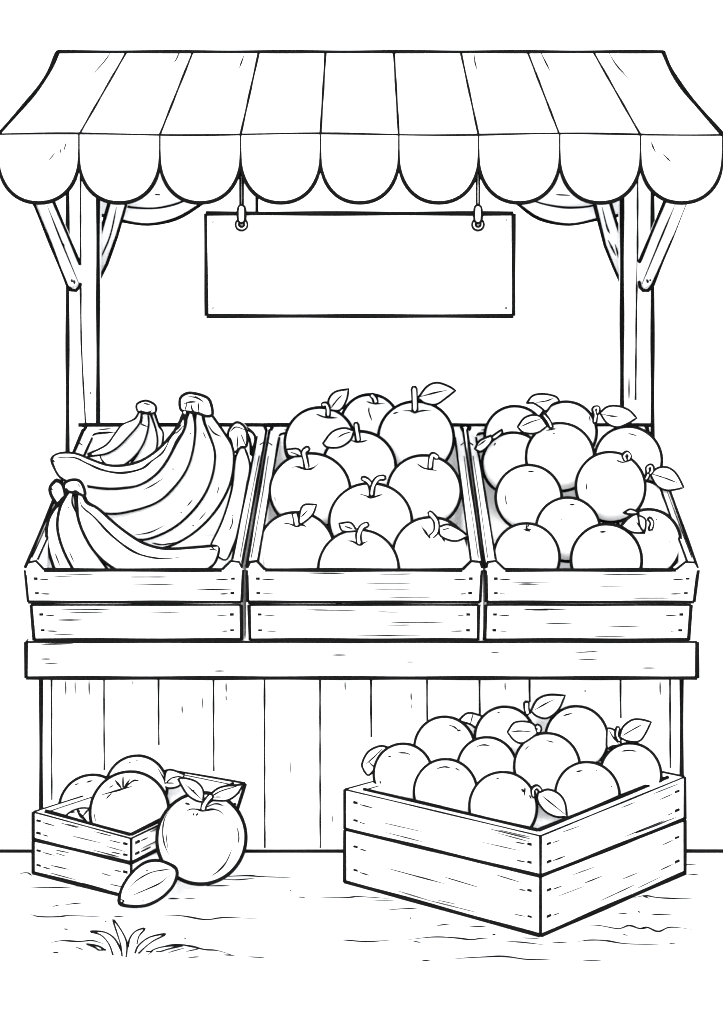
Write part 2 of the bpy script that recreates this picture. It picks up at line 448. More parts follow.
# ------------------------------------------------------------------ the sign
YS = 5.72
sign = thing('hanging_sign', (0, YS, P(0,316,YS).z), 'blank white rectangular board with black edge hanging under the awning', 'sign')
m = MB(WHITE); sp = [(205.5,213.5),(513.5,213.5),(513.5,316),(206.5,316)]
m.panel(sp, YS, .025)
q = [P(x, y, YS) for x, y in sp]
for a, b, wd in ((0,1,4.4),(1,2,4.0),(2,3,4.0),(3,0,3.6)): m.ink([q[a], q[b]], wd)
m.dot(213, 222, .5); m.dot(506, 220, .6); m.dot(506, 308, .9); m.dot(213, 308, .6); m.build('board', sign)
for x in (241.5, 478.0):
    m = MB(WHITE)
    for dx in (-1.4, 1.4): m.ink([P(x+dx, 147, YS-.012), P(x+dx, 208, YS-.012)], 1.7)
    m.tube([P(x, 147, YS-.006), P(x, 208, YS-.006)], .0045, 0); m.build('rope', sign)
    m = MB(WHITE)
    m.tube([P(x, y, YS-.022) for y in (205.5, 206.5, 208, 212, 216, 220, 221.5, 222.5)], [.003,.0075,.010,.0105,.0105,.010,.0075,.003], 0, k=16)
    m.contour(2.2, keep=1); m.build('snap_hook', sign)
    m = MB(WHITE)
    m.tube([P(x+4.6*math.cos(t*math.pi/10), 224.6+4.6*math.sin(t*math.pi/10), YS-.014) for t in range(20)], .0042, 0, closed=True, k=12)
    m.contour(1.5); m.build('eyelet', sign)

# ------------------------------------------------------------------ crates on the counter
YC, YB = 6.07, 6.99
def counter_crate(label, ol, il, ir, orr, blk, fu, fl, seed):
    """ol/il/ir/orr: outer-left, inner-left, inner-right, outer-right rim edge as ((front px),(back px))"""
    t = thing('wooden_crate', (P((ol[0][0]+orr[0][0])/2, 640, YC).x, 6.4, ZT), label, 'crate', 'three slatted crates side by side on the counter')
    zb = ZT+.002
    # front planks
    for pl, nm in ((fu, 0), (fl, 1)):
        m = MB(WOOD); a = [P(x, y, YC) for x, y in pl]
        m.prism(a, [p+Vector((0, .025, 0)) for p in a])
        wt = 4.0
        if nm == 0:
            m.ink([P(blk[0][3][0], pl[0][1], YC), P(blk[1][3][0], pl[1][1], YC)], 4.0)
        else: m.ink([a[0], a[1]], 2.0)
        m.ink([a[3], a[2]], 4.0 if nm else 3.0); m.ink([a[0], a[3]], 3.2); m.ink([a[1], a[2]], 3.2)
        grain(m, pl, seed+nm, True, 5)
        m.build('plank', t)
    for b in blk:
        m = MB(WOOD)
        pts = [b[0], b[1], b[2], b[3], (b[3][0], 575), (b[0][0], 575)]
        a = [P(x, y, YC-.003) for x, y in pts]
        m.prism(a, [p+Vector((0, .05, 0)) for p in a])
        m.ink([P(x, y, YC-.003) for x, y in b], 2.6); m.build('corner_block', t)
    for o_, i_, sx in ((ol, il, -1), (orr, ir, 1)):
        m = MB(WOOD)
        pts = [P(*o_[0], YC+.027), P(*i_[0], YC+.027), P(*i_[1], YB-.02), P(*o_[1], YB-.02)]
        m.slab(pts, zb)
        m.ink([P(*o_[0], YC+.02), P(*o_[1], YB-.02)], 2.9 if o_[0][0] in (25.5, 697.5) else 2.0); m.ink([pts[1], pts[2]], 2.0)
        mid = lambda f, k: (pts[0].lerp(pts[3], f)).lerp(pts[1].lerp(pts[2], f), k)+Vector((0, 0, .001))
        m.ink([mid(.05, .3), mid(.5, .36), mid(.8, .3)], .5)
        m.ink([mid(.9, .02), mid(.9, .5)], .9); m.build('side_board', t)
    m = MB(WOOD)
    pts = [P(*ol[1], YB-.018)+Vector((0, 0, 0)), P(*orr[1], YB-.018), P(*orr[1], YB+.02), P(*ol[1], YB+.02)]
    x0, x1 = ol[1][0], orr[1][0]
    bb = [P(x0+1, 430, YB-.018), P(x0+4, 426, YB-.018), P(x0+9, 424.8, YB-.018), P(x1-9, 424.8, YB-.018), P(x1-3, 426, YB-.018), P(x1, 430, YB-.018)]
    bot = [Vector((bb[-1].x, YB-.018, zb)), Vector((bb[0].x, YB-.018, zb))]
    m.prism(bb+bot, [p+Vector((0, .03, 0)) for p in bb+bot])
    m.ink(spline(bb, 3), 3.6, fine=False)
    m.draw([(x0+9, 436), (x0+14, 433.5), (x0+32, 432)], 2.4); m.draw([(x0+14, 430), (x0+28, 428.5)], 1.1)
    m.build('back_board', t)
    m = MB(WOOD)
    q = [Vector((P(*il[0], YC+.03).x+.001, YC+.03, P(0, 630, YC).z)), Vector((P(*ir[0], YC+.03).x-.001, YC+.03, P(0, 630, YC).z)), Vector((P(*ir[1], YB).x-.001, YB-.022, P(0, 535, YB).z)), Vector((P(*il[1], YB).x+.001, YB-.022, P(0, 535, YB).z))]
    m.prism(q, [p-Vector((0, 0, .02)) for p in q]); m.build('base_board', t)
    return t
counter_crate('slatted crate full of bananas at the left end of the counter',
    ((25.5,567),(83,430)), ((37,561),(92,438)), ((232,561),(257,437)), ((241.5,567),(266.5,430)),
    [[(25,568),(28,562.5),(36,561),(44,569.5)], [(242,568),(239,562),(231,561),(222,569.5)]],
    [(25,570),(243,570),(241.5,602),(28,602)], [(31,605),(241,605),(241.5,640),(34,640)], 11)
counter_crate('slatted crate piled with apples in the middle of the counter',
    ((246.5,567),(269.5,430)), ((258,561),(279,438)), ((471,561),(455,438)), ((483,567),(463,430)),
    [[(247,568),(250,562),(257,561),(265,569.5)], [(482,568),(480,562),(471,561),(462.5,569.5)]],
    [(247,570),(481.5,570),(480,602),(248,602)], [(249,605),(478.5,605),(478,640),(250,640)], 23)
counter_crate('slatted crate piled with oranges at the right end of the counter',
    ((485.5,567),(467,430)), ((496,561),(476,438)), ((687,561),(642,438)), ((697.5,567),(648,430)),
    [[(486,568),(488,562),(496,561),(505,569.5)], [(698,568),(695,562.5),(685.5,562),(676,569.5)]],
    [(486,570),(698,570),(694,602),(486.5,602)], [(486,605),(691,605),(688.5,640),(484.5,640)], 37)

# ------------------------------------------------------------------ fruit
def ellipsoid(m, c, rx, rz, ry=None, dimple=0, tilt=25, power=1.0):
    nu, nv = 56, 34; ry = ry or (rx+rz)/2
    rot = Matrix.Rotation(R(tilt), 3, 'X')
    vs = []
    for j in range(nv+1):
        ph = math.pi*j/nv
        for i in range(nu):
            th = 2*math.pi*i/nu
            rr = math.sin(ph); z = math.cos(ph)
            if dimple:
                z -= dimple*math.exp(-(ph/.32)**2); z += dimple*.4*math.exp(-((math.pi-ph)/.25)**2)
            v = rot @ Vector((rr*math.cos(th), rr*math.sin(th), z))
            vs.append(c+Vector((v.x*rx, v.y*ry, v.z*rz)))
    fs = []
    for j in range(nv):
        for i in range(nu):
            a, b = j*nu+i, j*nu+(i+1) % nu; fs.append([a, a+nu, b+nu, b])
    m.add(vs, fs, 0, True)
def leaf(parent, outline, Y, rib=None, wd=2.1, extra=(), bend=.02):
    m = MB(PEEL)
    ia, ib = max(((i, j) for i in range(len(outline)) for j in range(i)), key=lambda t: math.dist(outline[t[0]], outline[t[1]]))
    # the two ends of the blade run to a point: cut the outline there
    a_, b_ = min(ia, ib), max(ia, ib)
    h1, h2 = outline[a_:b_+1], outline[b_:]+outline[:a_+1]
    o = [tuple(v)[:2] for h in (h1, h2) for v in spline([(x, y, 0) for x, y in h], 4)[:-1]]
    # keep the pointed tip sharp: the outline's first point is the stalk, the farthest one the tip
    cx = sum(p[0] for p in o)/len(o); cy = sum(p[1] for p in o)/len(o)
    Lm = max(math.hypot(x-cx, y-cy) for x, y in o)
    def q(x, y, f=1): return P(x, y, Y+bend*((math.hypot(x-cx, y-cy)/Lm)**2))
    rim = [q(x, y) for x, y in o]; n = len(rim)
    mid = [q(cx+(x-cx)*.5, cy+(y-cy)*.5) for x, y in o]; ce = q(cx, cy)
    vs = rim+mid+[ce]; k = len(vs); vs += [v+Vector((0, .006, 0)) for v in vs]
    fs = []
    for i in range(n):
        j = (i+1) % n
        fs += [[i, j, n+j, n+i], [n+i, n+j, 2*n], [k+i, k+n+i, k+n+j, k+j], [k+n+i, k+2*n, k+n+j], [i, k+i, k+j, j]]
    m.add(vs, fs, 0)
    m.ink(rim, wd, closed=True)
    if rib: m.draw(rib, 1.3)
    for e_ in extra: m.draw(e_, 1.1)
    return m.build('leaf', parent)
def stem(parent, pts, Y, r=1.9, wd=1.5, curve=0):
    m = MB(PEEL)
    q = [tuple(v)[:2] for v in spline([(x, y, 0) for x, y in pts], 5)]
    n = len(q)
    c = [P(x, y, Y) for x, y in q]
    rad = [r*Y/F*(.35 if i in (0,) else .45 if i == n-1 else 1) for i in range(n)]
    m.tube(c, rad, 0, k=12)
    # outline along both sides
    L_, R_ = [], []
    for i in range(n):
        a = q[max(0, i-1)]; b = q[min(n-1, i+1)]; dx, dy = b[0]-a[0], b[1]-a[1]; l = math.hypot(dx, dy) or 1
        f = .55 if i in (0, n-1) else 1
        L_.append(P(q[i][0]-dy/l*r*f, q[i][1]+dx/l*r*f, Y-.001)); R_.append(P(q[i][0]+dy/l*r*f, q[i][1]-dx/l*r*f, Y-.001))
    m.ink(L_+R_[::-1]+L_[:1], wd*1.7, closed=False, fine=False)
    return m.build('stem', parent)

FR = []
def fruit(*a, **k): FR.append((a, k))
def settle(yfront, ymax, tag_):
    sp = []
    for a, k in FR:
        r = a[4]; rx, rz = r if isinstance(r, tuple) else (r, r); sp.append([a[3][0], a[3][1], rx, rz, a[5]])
    order = sorted(range(len(sp)), key=lambda i: sp[i][4])
    def inside(i, x, y, m_=1.0):
        s_ = sp[i]; return ((x-s_[0])/s_[2])**2+((y-s_[1])/s_[3])**2 < m_
    need = {}
    for ai, A in enumerate(order):
        for B in order[ai+1:]:
            mx = None
            for t in range(72):
                x = sp[A][0]+sp[A][2]*math.cos(t*math.pi/36); y = sp[A][1]+sp[A][3]*math.sin(t*math.pi/36)
                if any(inside(c, x, y) for c in order[:ai]): continue
                if y > 571 and tag_ == 'counter': continue
                d2 = ((x-sp[B][0])/sp[B][2])**2+((y-sp[B][1])/sp[B][3])**2
                if d2 < .98: mx = max(mx or 0, math.sqrt(1-d2))
            if mx is not None: need[(A, B)] = mx*(.75 if tag_ == 'small' else 1)
    for step in range(0 if tag_ in ('counter', 'single') else 7, 17):
        fac = 1-step*.025; Y = {}
        for i in order:
            k_ = sp[i][4]/F; ry = FR[i][1].get('ry') or fac*k_*(sp[i][2]+sp[i][3])/2
            lo = yfront+ry if tag_ == 'counter' else sp[i][4]+{'ground': .02, 'small': .03, 'single': 0}[tag_]
            for j in order:
                if (j, i) in need: lo = max(lo, Y[j]+need[(j, i)]*ry+.034)
            Y[i] = lo
        if tag_ == 'small': Y = {i: sp[i][4] for i in order}; break
        if max(Y.values()) <= ymax: break
    print('settle', tag_, 'depth factor', round(fac, 3), {i: round(v, 2) for i, v in Y.items()})
    for i, (a, k) in enumerate(FR):
        a = list(a); a[5] = Y[i]; k = dict(k); k.setdefault('ry', fac*Y[i]/F*(sp[i][2]+sp[i][3])/2)
        make_fruit(*a, **k)
    FR.clear()
def make_fruit(kind, label, group, c, r, Y, marks=(), stems=(), leaves=(), dimple=0, ry=None, wd=3.1, tilt=25):
    """c, r in pixels: centre and (rx, ry) of the fruit as drawn"""
    cx, cy = c; rx, rz = r if isinstance(r, tuple) else (r, r)
    k = Y/F; p = P(cx, cy, Y)
    m = MB(PEEL); ellipsoid(m, p, (rx-wd*.5)*k, (rz-wd*.5)*k, ry, dimple, tilt); m.contour(wd, keep=1)
    for mk in marks: m.draw(mk[0], mk[1]*1.25)  # dimple and peel lines, plus highlight lines drawn onto the fruit
    if not stems and not leaves:
        o = m.build(kind); tag(o, label, kind, group); return o
    t = thing(kind, (p.x, p.y, p.z-rz*k), label, kind, group)
    m.build('fruit_body', t)
    for s_ in stems: stem(t, s_[0], Y-(s_[2] if len(s_) > 2 else .6)*rz*k, s_[1])
    for l_ in leaves:
        leaf(t, l_[0], Y-(l_[2] if len(l_) > 2 else .6)*rz*k, l_[1], extra=l_[3] if len(l_) > 3 else ())
    return t
def Yc(cy): return min(6.72, 6.27+(555-cy)*.0036)
GA = 'apples piled in the middle counter crate'
D = .10
fruit('apple', 'smaller apple with short stem peeking from the very back between two leafy ones', GA, (370,426), (30,32), 6.74, [([(366,401),(370,403),(375,404),(385,403.5)],1.5), ([(369,407),(369,412),(372,421)],1.1)], [([(376,403),(374.5,398),(371,394.5)],1.8,.35)], dimple=D)
fruit('apple', 'apple at the back left with upright leaf and curled stem', GA, (320,443), (35.5,36), 6.68, [([(316,414),(325,417.5),(338,418)],1.9)], [([(328,416.5),(328,409),(326,404.5),(322,405)],1.7,.55)], [([(329,410),(328.5,400),(335,392),(348.6,389),(346.5,400),(340,410)], [(331,408),(337,400),(342,395)],.45)], dimple=D)
fruit('apple', 'biggest rear apple with tall straight stem and broad leaf', GA, (416,438), (38,37), 6.66, [([(402,411),(410,411),(415,412.5),(423,411),(431,410.5)],1.9), ([(393,414),(399,412)],1.2)], [([(415,412),(414.6,398),(414,387)],2.2,.5)], [([(418,398),(427,386.5),(437,382.7),(448,386),(455.5,390.5),(446,398),(436,404.4),(425,403)], [(419,397),(434,393),(448,390)],.35)], dimple=D)
fruit('apple', 'apple with wide leaf pointing left, in second row centre', GA, (359,467), (37,36), 6.55, [([(350.6,440),(356,442),(362,442),(368,440)],1.8)], [([(358.4,441.5),(357,432),(356,423)],1.9,.55)], [([(354,431),(344,428),(332,432),(323,443.5),(328,447.3),(340,447),(350,440.5)], [(351,432),(344,434),(337,438)],.85)], dimple=D)
fruit('apple', 'apple with curled stem and small folded leaf against the left side board', GA, (310,491), (40.5,38), 6.45, [([(291,467.5),(298,467),(306.6,469.5),(313,468),(319,463)],1.9), ([(275,496),(275.5,501)],1.0)], [([(307,469),(305.5,460),(304,452),(308.6,448)],1.9,.5)], [([(286,449.5),(298,449),(302.5,456),(290,456)], [(290,452),(299,455)],.35)], dimple=D)
fruit('apple', 'apple with bent bare stem in third row against the right side board', GA, (424,491), (37,36), 6.44, [([(416,463),(423,468),(430,469.5),(438,471)],1.9)], [([(430,469),(431,459),(433,455),(438,458)],1.9,.55)], dimple=D)
fruit('apple', 'apple with a forked bare stem in the middle of the pile', GA, (370.5,521), (41.5,38), 6.34, [([(359,494),(366,496),(371,498),(378,496),(384,493.5)],1.9)], [([(371.3,497.5),(371.5,488),(368,481),(362,478)],1.8,.5), ([(371.6,496),(373,486),(378,478.5),(385,477.5)],1.8,.52)], dimple=D)
fruit('apple', 'front left apple with upright leaf beside its stem', GA, (296,550), (38.5,38), 6.30, [([(283,523.5),(289,524),(297,526.5),(302,525),(307.6,528)],1.9)], [([(297,526),(296,519),(294.5,513)],2.2,.5)], [([(299,519),(303,505.5),(316.6,504.6),(313,514),(306,521),(299.5,525)], [(301,517),(308,510)],.6)], dimple=D)
fruit('apple', 'front middle apple with small leaf left of a forked stem', GA, (358.5,569), (40.5,39.5), 6.255, [([(343,541),(352,541.5),(359,545),(364,543),(369,540.5)],1.9)], [([(359.5,544.5),(358.5,535),(362,527),(368,524)],2.0,.6)], [([(357,531),(350.6,522.6),(339,523.5),(343,531)], [(344,526),(353,529)],.45)], dimple=D)
fruit('apple', 'front right apple with bent stem and leaf drooping right', GA, (431,555), (38.5,38), 6.285, [([(421,526),(426,533),(430,539)],1.7), ([(442,538),(445,542)],1.2)], [([(430,538),(436,531),(436,521),(429,512)],2.0,.6)], [([(439,527),(448,524.5),(460,530),(468,536),(455,541),(441,536)], [(442,530),(450,528)],.7)], dimple=D)

settle(6.10, 6.93, 'counter')
GO = 'oranges piled in the right counter crate'
dash = lambda x, y, l=4: ([(x-l, y), (x+l, y-.2)], 1.6)  # short dark dash near the top, a highlight drawn onto the peel
fruit('orange', 'rear left orange half hidden behind two leaves', GO, (515,436.5), 30.5, 6.70)
fruit('orange', 'rear middle orange with a leaf leaning out to its left', GO, (566,432), 30.5, 6.69, [([(589,416),(590,422)],1.2)], [([(546,413),(544.5,409),(541,405)],1.5,.2)], [([(526.4,403.4),(533,395.6),(544,394),(555.6,396.6),(559.5,401.5),(552,404.5),(546,411),(540,407),(533,403)], [(536,402.5),(546,401),(554,398)],.3)])
fruit('orange', 'orange against the left side board with torn little leaves above it', GO, (513.5,464), (31.5,31.5), 6.57, [([(494,446),(496,443)],1.3)], leaves=[([(475,449),(479.5,441),(491,435.6),(492,440),(488,446),(481,451.5)], [(478,446),(486,440)],.35), ([(491,437),(502,429.5),(501.5,434),(494,439.5)], None,.3)])
fruit('orange', 'large orange in second row with a leaf on its upper left', GO, (560,457), (34,34), 6.55, [([(546,431),(552,429.5),(558,429)],1.6), ([(552,434),(556,433)],1.1)], [([(551.5,428),(548.5,421),(543,414)],1.5,.5)], [([(517.6,427),(524.4,418),(534,415),(541,417.5),(547,426),(537,432.7),(524.4,432.7)], [(520,427),(531,422),(541,419)],.55)])
fruit('orange', 'orange high at the back right under a long leaf by the post', GO, (628,460), (33.5,33.5), 6.60, [([(628,433.5),(637,436)],1.5)], [([(594.5,423),(595.5,415),(594,409),(598,408),(597,414)],1.5,.3)], [([(600,413),(607,407),(617,406),(628.6,410),(636.6,418),(626.6,424),(617,427),(607,423)], [(602,414),(611,416),(619,416.5)],.35)])
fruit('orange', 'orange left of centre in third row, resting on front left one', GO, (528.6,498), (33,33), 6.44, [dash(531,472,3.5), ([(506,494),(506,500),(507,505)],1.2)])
fruit('orange', 'orange with curled bare stem right of the centre', GO, (610.5,487), (34.5,35), 6.40, [([(616,460),(620,462),(625,463)],1.6), ([(586.5,483),(587,490)],1.3)], [([(626.5,461),(624,456),(627,453),(629.5,456),(628,460)],1.5,.75)])
fruit('orange', 'small orange mostly hidden at the right side board under a drooping leaf', GO, (642.5,510), (28,29.5), 6.48, [], [([(645.5,480),(648,474),(647.5,468),(651,466),(652,470),(649,474)],1.5,.5)], [([(650,474),(658,468),(667.7,467.5),(676.4,474),(683.6,487.4),(675,489.5),(666,490),(657,485.5)], [(652,474),(665,478),(678,483)],.5)])
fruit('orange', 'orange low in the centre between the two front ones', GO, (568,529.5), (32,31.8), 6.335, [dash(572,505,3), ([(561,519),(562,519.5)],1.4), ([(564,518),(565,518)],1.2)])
fruit('orange', 'orange in front right corner with folded leaves on top', GO, (649,543), (32,34), 6.26, [([(656,519),(657,520)],1.3), ([(669,542),(670,542)],1.2)], [([(650,530),(652,523),(649,518)],1.5,.9)],
      [([(623.5,513),(630,509.3),(637,511.5),(639,514),(630,514)], None, .75), ([(621.8,526),(628,519),(637,514.5),(645,524),(644.5,533),(632,532)], [(636,522),(644,532)],.95), ([(638,515),(645,519),(645.5,527),(644,532),(640,526)], None, 1.05)], ry=.06)
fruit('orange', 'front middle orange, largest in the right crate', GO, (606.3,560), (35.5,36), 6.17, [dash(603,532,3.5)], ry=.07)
fruit('orange', 'front left orange with a small star-shaped navel', GO, (526.5,557), (33,33.5), 6.28, [([(523,529.5),(528,530),(532,529)],2.0), ([(526,523),(527,531)],1.4), ([(529,524),(528,527)],1.2), ([(525,531),(531,531.5)],1.2)])

settle(6.10, 6.93, 'counter')
# bananas
def sweep(m, up, lo, Y, ends=(.35, .35), squash=1.0, n=34, k=20):
    """a banana between the two drawn edges up/lo (pixels)"""
    def even(pts):
        q = spline([(x, y, 0) for x, y in pts], 8); L = [0]
        for a, b in zip(q, q[1:]): L.append(L[-1]+(b-a).length)
        out = []
        for i in range(n+1):
            t = L[-1]*i/n; j = max(0, min(len(L)-2, next((x for x in range(len(L)-1) if L[x+1] >= t-1e-9), len(L)-2)))
            f = (t-L[j])/max(1e-9, L[j+1]-L[j]); out.append(q[j].lerp(q[j+1], f))
        return out
    A, B = even(up), even(lo); vs = []
    Yf = Y if callable(Y) else (lambda t: Y)
    rows = []
    for i in range(n+1):
        t = i/n; f = 1
        rows.append((A[i], B[i], Yf(t), 1))
    def sh(a, b):
        l = (a-b).length; f = max(.3, 1-2.8/max(l, .1)); c = (a+b)/2; return (c+(a-c)*f, c+(b-c)*f)
    rows = [(*sh(a, b), y_, 1) for a, b, y_, _ in rows]
    a0 = rows[0]; a1 = rows[-1]
    def cap(r, nxt, s):
        # rounded end: shrink to a small circle pushed outward
        c = (r[0]+r[1])/2; cn = (nxt[0]+nxt[1])/2; dr = (c-cn).normalized(); w_ = (r[0]-r[1]).length/2
        return [((r[0]-c)*f+c+dr*w_*g_, (r[1]-c)*f+c+dr*w_*g_, r[2], 1) for f, g_ in ((.9, .25*s), (.65, .5*s), (.25, .62*s))]
    rows = cap(a0, rows[1], ends[0])[::-1]+rows+cap(a1, rows[-2], ends[1])
    for a, b, Yy, _ in rows:
        pa, pb = P(a.x, a.y, Yy), P(b.x, b.y, Yy); c = (pa+pb)/2; u = (pa-pb)/2; rr = u.length*squash
        for j in range(k):
            t = 2*math.pi*j/k; vs.append(c+u*math.cos(t)+Vector((0, 1, 0))*rr*math.sin(t))
    N = len(rows); fs = []
    for i in range(N-1):
        for j in range(k):
            a, b = i*k+j, i*k+(j+1) % k; fs.append([a, a+k, b+k, b])
    fs += [[j for j in range(k)], [(N-1)*k+j for j in range(k)][::-1]]
    # make the normals point outward
    ca = (rows[N//2][0]+rows[N//2][1])/2; f0 = fs[(N//2)*k]
    a, b, c = vs[f0[0]], vs[f0[1]], vs[f0[2]]; nrm = (b-a).cross(c-a)
    cen = P(ca.x, ca.y, rows[N//2][2])
    if nrm.dot(a-cen) < 0: fs = [f[::-1] for f in fs]
    m.add(vs, fs, 0, True)
GB = 'bunches of bananas in the left counter crate'
def bunch(label, loc, crown, Ycr, bananas, crown_marks=(), wd=2.6, sq=1.0):
    t = thing('banana_bunch', loc, label, 'bananas', GB)
    for up, lo, Y, marks in bananas:
        m = MB(PEEL); sweep(m, up, lo, Y, squash=sq); m.contour(wd, minlen=14)
        for mk in marks: m.draw(mk[0], mk[1])
        m.build('banana', t)
    m = MB(PEEL); q = [tuple(v)[:2] for v in spline([(x, y, 0) for x, y in crown], 4, True)]
    a = [P(x, y, Ycr) for x, y in q]; m.prism(a, [p+Vector((0, .07, 0)) for p in a]); m.ink(a, wd+.2, closed=True)
    for mk in crown_marks: m.draw(mk[0], mk[1])
    m.build('crown', t)
    return t
# big fan
nk = lambda y0, y1: (lambda t: y0+(y1-y0)*min(1, max(0, t)))
bunch('largest banana bunch with thick crown, fanned across the middle of the crate', (P(180,480,6.5).x, 6.45, P(0,550,6.45).z),
  [(181,410),(180,399),(185,394),(192,393),(204,396),(210,401),(212.5,414),(206,416),(199,413.5),(190,412)], 6.40,
  [([(52,456),(60,452.5),(75,453),(90,459),(108,465),(125,465),(142,460),(158,449),(170,436),(180,421),(182.5,411)], [(53,463),(62,479),(85,486),(108,489),(126,488),(141,485),(157,474),(169,458),(177,442),(185.5,429),(187,412)], 6.38,
     [([(52,459),(62,457.5),(75,458),(86,463),(102,470),(121.5,473),(141,469),(152,461),(163,452),(171,438),(180,429)],2.3), ([(53,460),(55,462)],1.8), ([(176,431),(182,424)],1.2), ([(176,434),(184,425)],1.1)]),
   ([(78,488),(108,478),(126,478),(145,472),(160,458),(172,446),(182,431),(187.5,412)], [(80,508),(108,514),(129,512),(157,503),(175,487),(187,470),(193,452),(195.7,431),(194.5,413)], 6.45,
     [([(141,491),(153,485),(165,477)],1.2), ([(172,469),(174,469)],1.4), ([(190,433),(191,434)],1.2)]),
   ([(108,508),(130,503),(157,492),(173,476),(184,460),(190,445),(193,430),(195,413)], [(110,533),(140,540),(159.5,535.5),(179,524.5),(196.6,507),(208,489),(214,470),(215,452),(210,437),(204.5,423),(203.5,414)], 6.52,
     [([(134,535),(150,532),(165,525)],1.4), ([(180,513),(182,512)],1.1), ([(187,506),(193,499)],1.2), ([(203,432),(206,439)],1.2)]),
   ([(133,528),(158,526),(178,514),(194,498),(204,480),(207,462),(207,445),(204,430),(203,414)], [(135,538),(152,547.5),(165,548),(187,538),(206,522.6),(220,505),(230,485.5),(234,466),(233,448),(223,431),(212,415)], 6.59,
     [([(152,543),(163,544.5),(180,541)],2.0), ([(199,520),(206,512)],1.1), ([(217,494),(219,486)],1.1), ([(192,526),(194,525)],1.1),([(208,425),(214,433),(222,437)],1.3)]),
  ],
  [([(183,404),(190,402),(198,402)],1.6), ([(186,396),(197,398),(206,404)],1.3), ([(185,410),(187,403)],1.3), ([(198,402),(199,413)],1.5), ([(191,403),(192,409),(196,413)],1.4),([(195,396),(203,401)],1.1)])
bunch('small banana bunch standing at the back left, behind the big one', (P(130,440,6.7).x, 6.7, P(0,470,6.7).z),
  [(137.5,411),(137,404),(146,400.6),(155,405),(155.5,412),(150,413.5),(142,412)], 6.655,
  [([(137.5,412),(134,419),(121.5,424.5),(114,434),(105,445),(85,454.5)], [(143,413),(140,424),(129,437),(118,448),(106,454.5),(88,457)], 6.655, []),
   ([(140,415),(131,430),(118,443),(100,454)], [(149,415),(149,427),(144,444),(134,458),(118,470)], 6.70, [([(143,412),(141,425)],1.4), ([(149,413),(148.5,426)],1.6), ([(141,424),(148,427)],1.2)]),
   ([(146,415),(144,435),(138,452),(128,466)], [(152,415),(157.5,435),(157,449),(150,462),(138,474)], 6.75, []),
   ([(150,414),(153,430),(152,450),(148,462)], [(155,411),(160,426),(164,434),(161,452),(155,464)], 6.79, []),
  ],
  [([(140,410),(147,412.5),(153,410)],1.4), ([(143,403),(151,405)],1.1)], 1.9)
bunch('banana bunch at the front left, one banana reaching right along the rim', (P(90,540,6.25).x, 6.25, P(0,585,6.25).z),
  [(65,490),(64.5,483.5),(71,480),(79,480.6),(83.5,487),(85,496),(80,494),(73,492.5)], 6.155,
  [([(83.5,489),(87.4,502),(98,508),(112,520.6),(129,534),(145,543.5),(165,548.5),(189,547.5),(218,545)], [(75,491),(77.6,517),(84.5,536),(96,554),(114,569),(140,580),(165,584),(190,582),(212,566)], 6.175,
     [([(79,497),(82.5,507),(94,517),(110,534),(129,549),(145,556),(165,558.7),(188,556)],2.2), ([(211,547),(217,551)],1.3), ([(208,549),(214,550)],1.2), ([(76,551),(83,560),(90,568)],1.2), ([(81,506),(86,510)],1.4)]),
   ([(76,492),(78,515),(86,538),(101,560),(112,575)], [(66,494),(59,509),(57,528),(63,550),(76,575)], 6.22, [([(69,551),(74,562)],1.2),([(68,507),(69,508)],1.2),([(73,492),(72,502),(75,512)],1.6)]),
   ([(70,496),(66,515),(68,540),(80,575)], [(62,499),(50,515),(46,532),(48,550),(56,575)], 6.262, [([(55,553),(60,566)],1.2), ([(60,508),(62,511)],1.1)]),
   ([(57,478.6),(63,484),(66,495),(66,508)], [(56,481),(49.5,487),(50.5,495),(58,507)], 6.39, [([(51,488),(53,490)],1.3)]),
  ],
  [([(66,488),(70,492),(75,491),(80,493)],1.8), ([(78,484),(80,487)],1.1)], 2.6, .6)
bunch('single slim banana with knobbed tip standing at the right side board', (P(238,500,6.66).x, 6.66, P(0,560,6.66).z),
  [(229,440),(228.5,431),(235.5,422.5),(243,425),(247,433),(246.5,446),(241,447),(234,452)], 6.615,
  [([(238,449),(234,462),(231,490),(222,520),(210,545)], [(246,449),(250.5,466),(248,484),(244,510),(238,535),(228,560)], 6.64, [([(233,516),(232,524),(229,531)],1.3), ([(232,514.5),(233,516)],1.1)]),
   ([(244,430),(249,440),(250,456)], [(248,427.5),(256,437),(253,456)], 6.69, [])],
  [([(230,432),(236,427),(245,430)],1.2), ([(230,437),(233,446)],1.4), ([(238,434),(237,449)],1.3), ([(241,434),(246,447)],1.3)], 2.1)

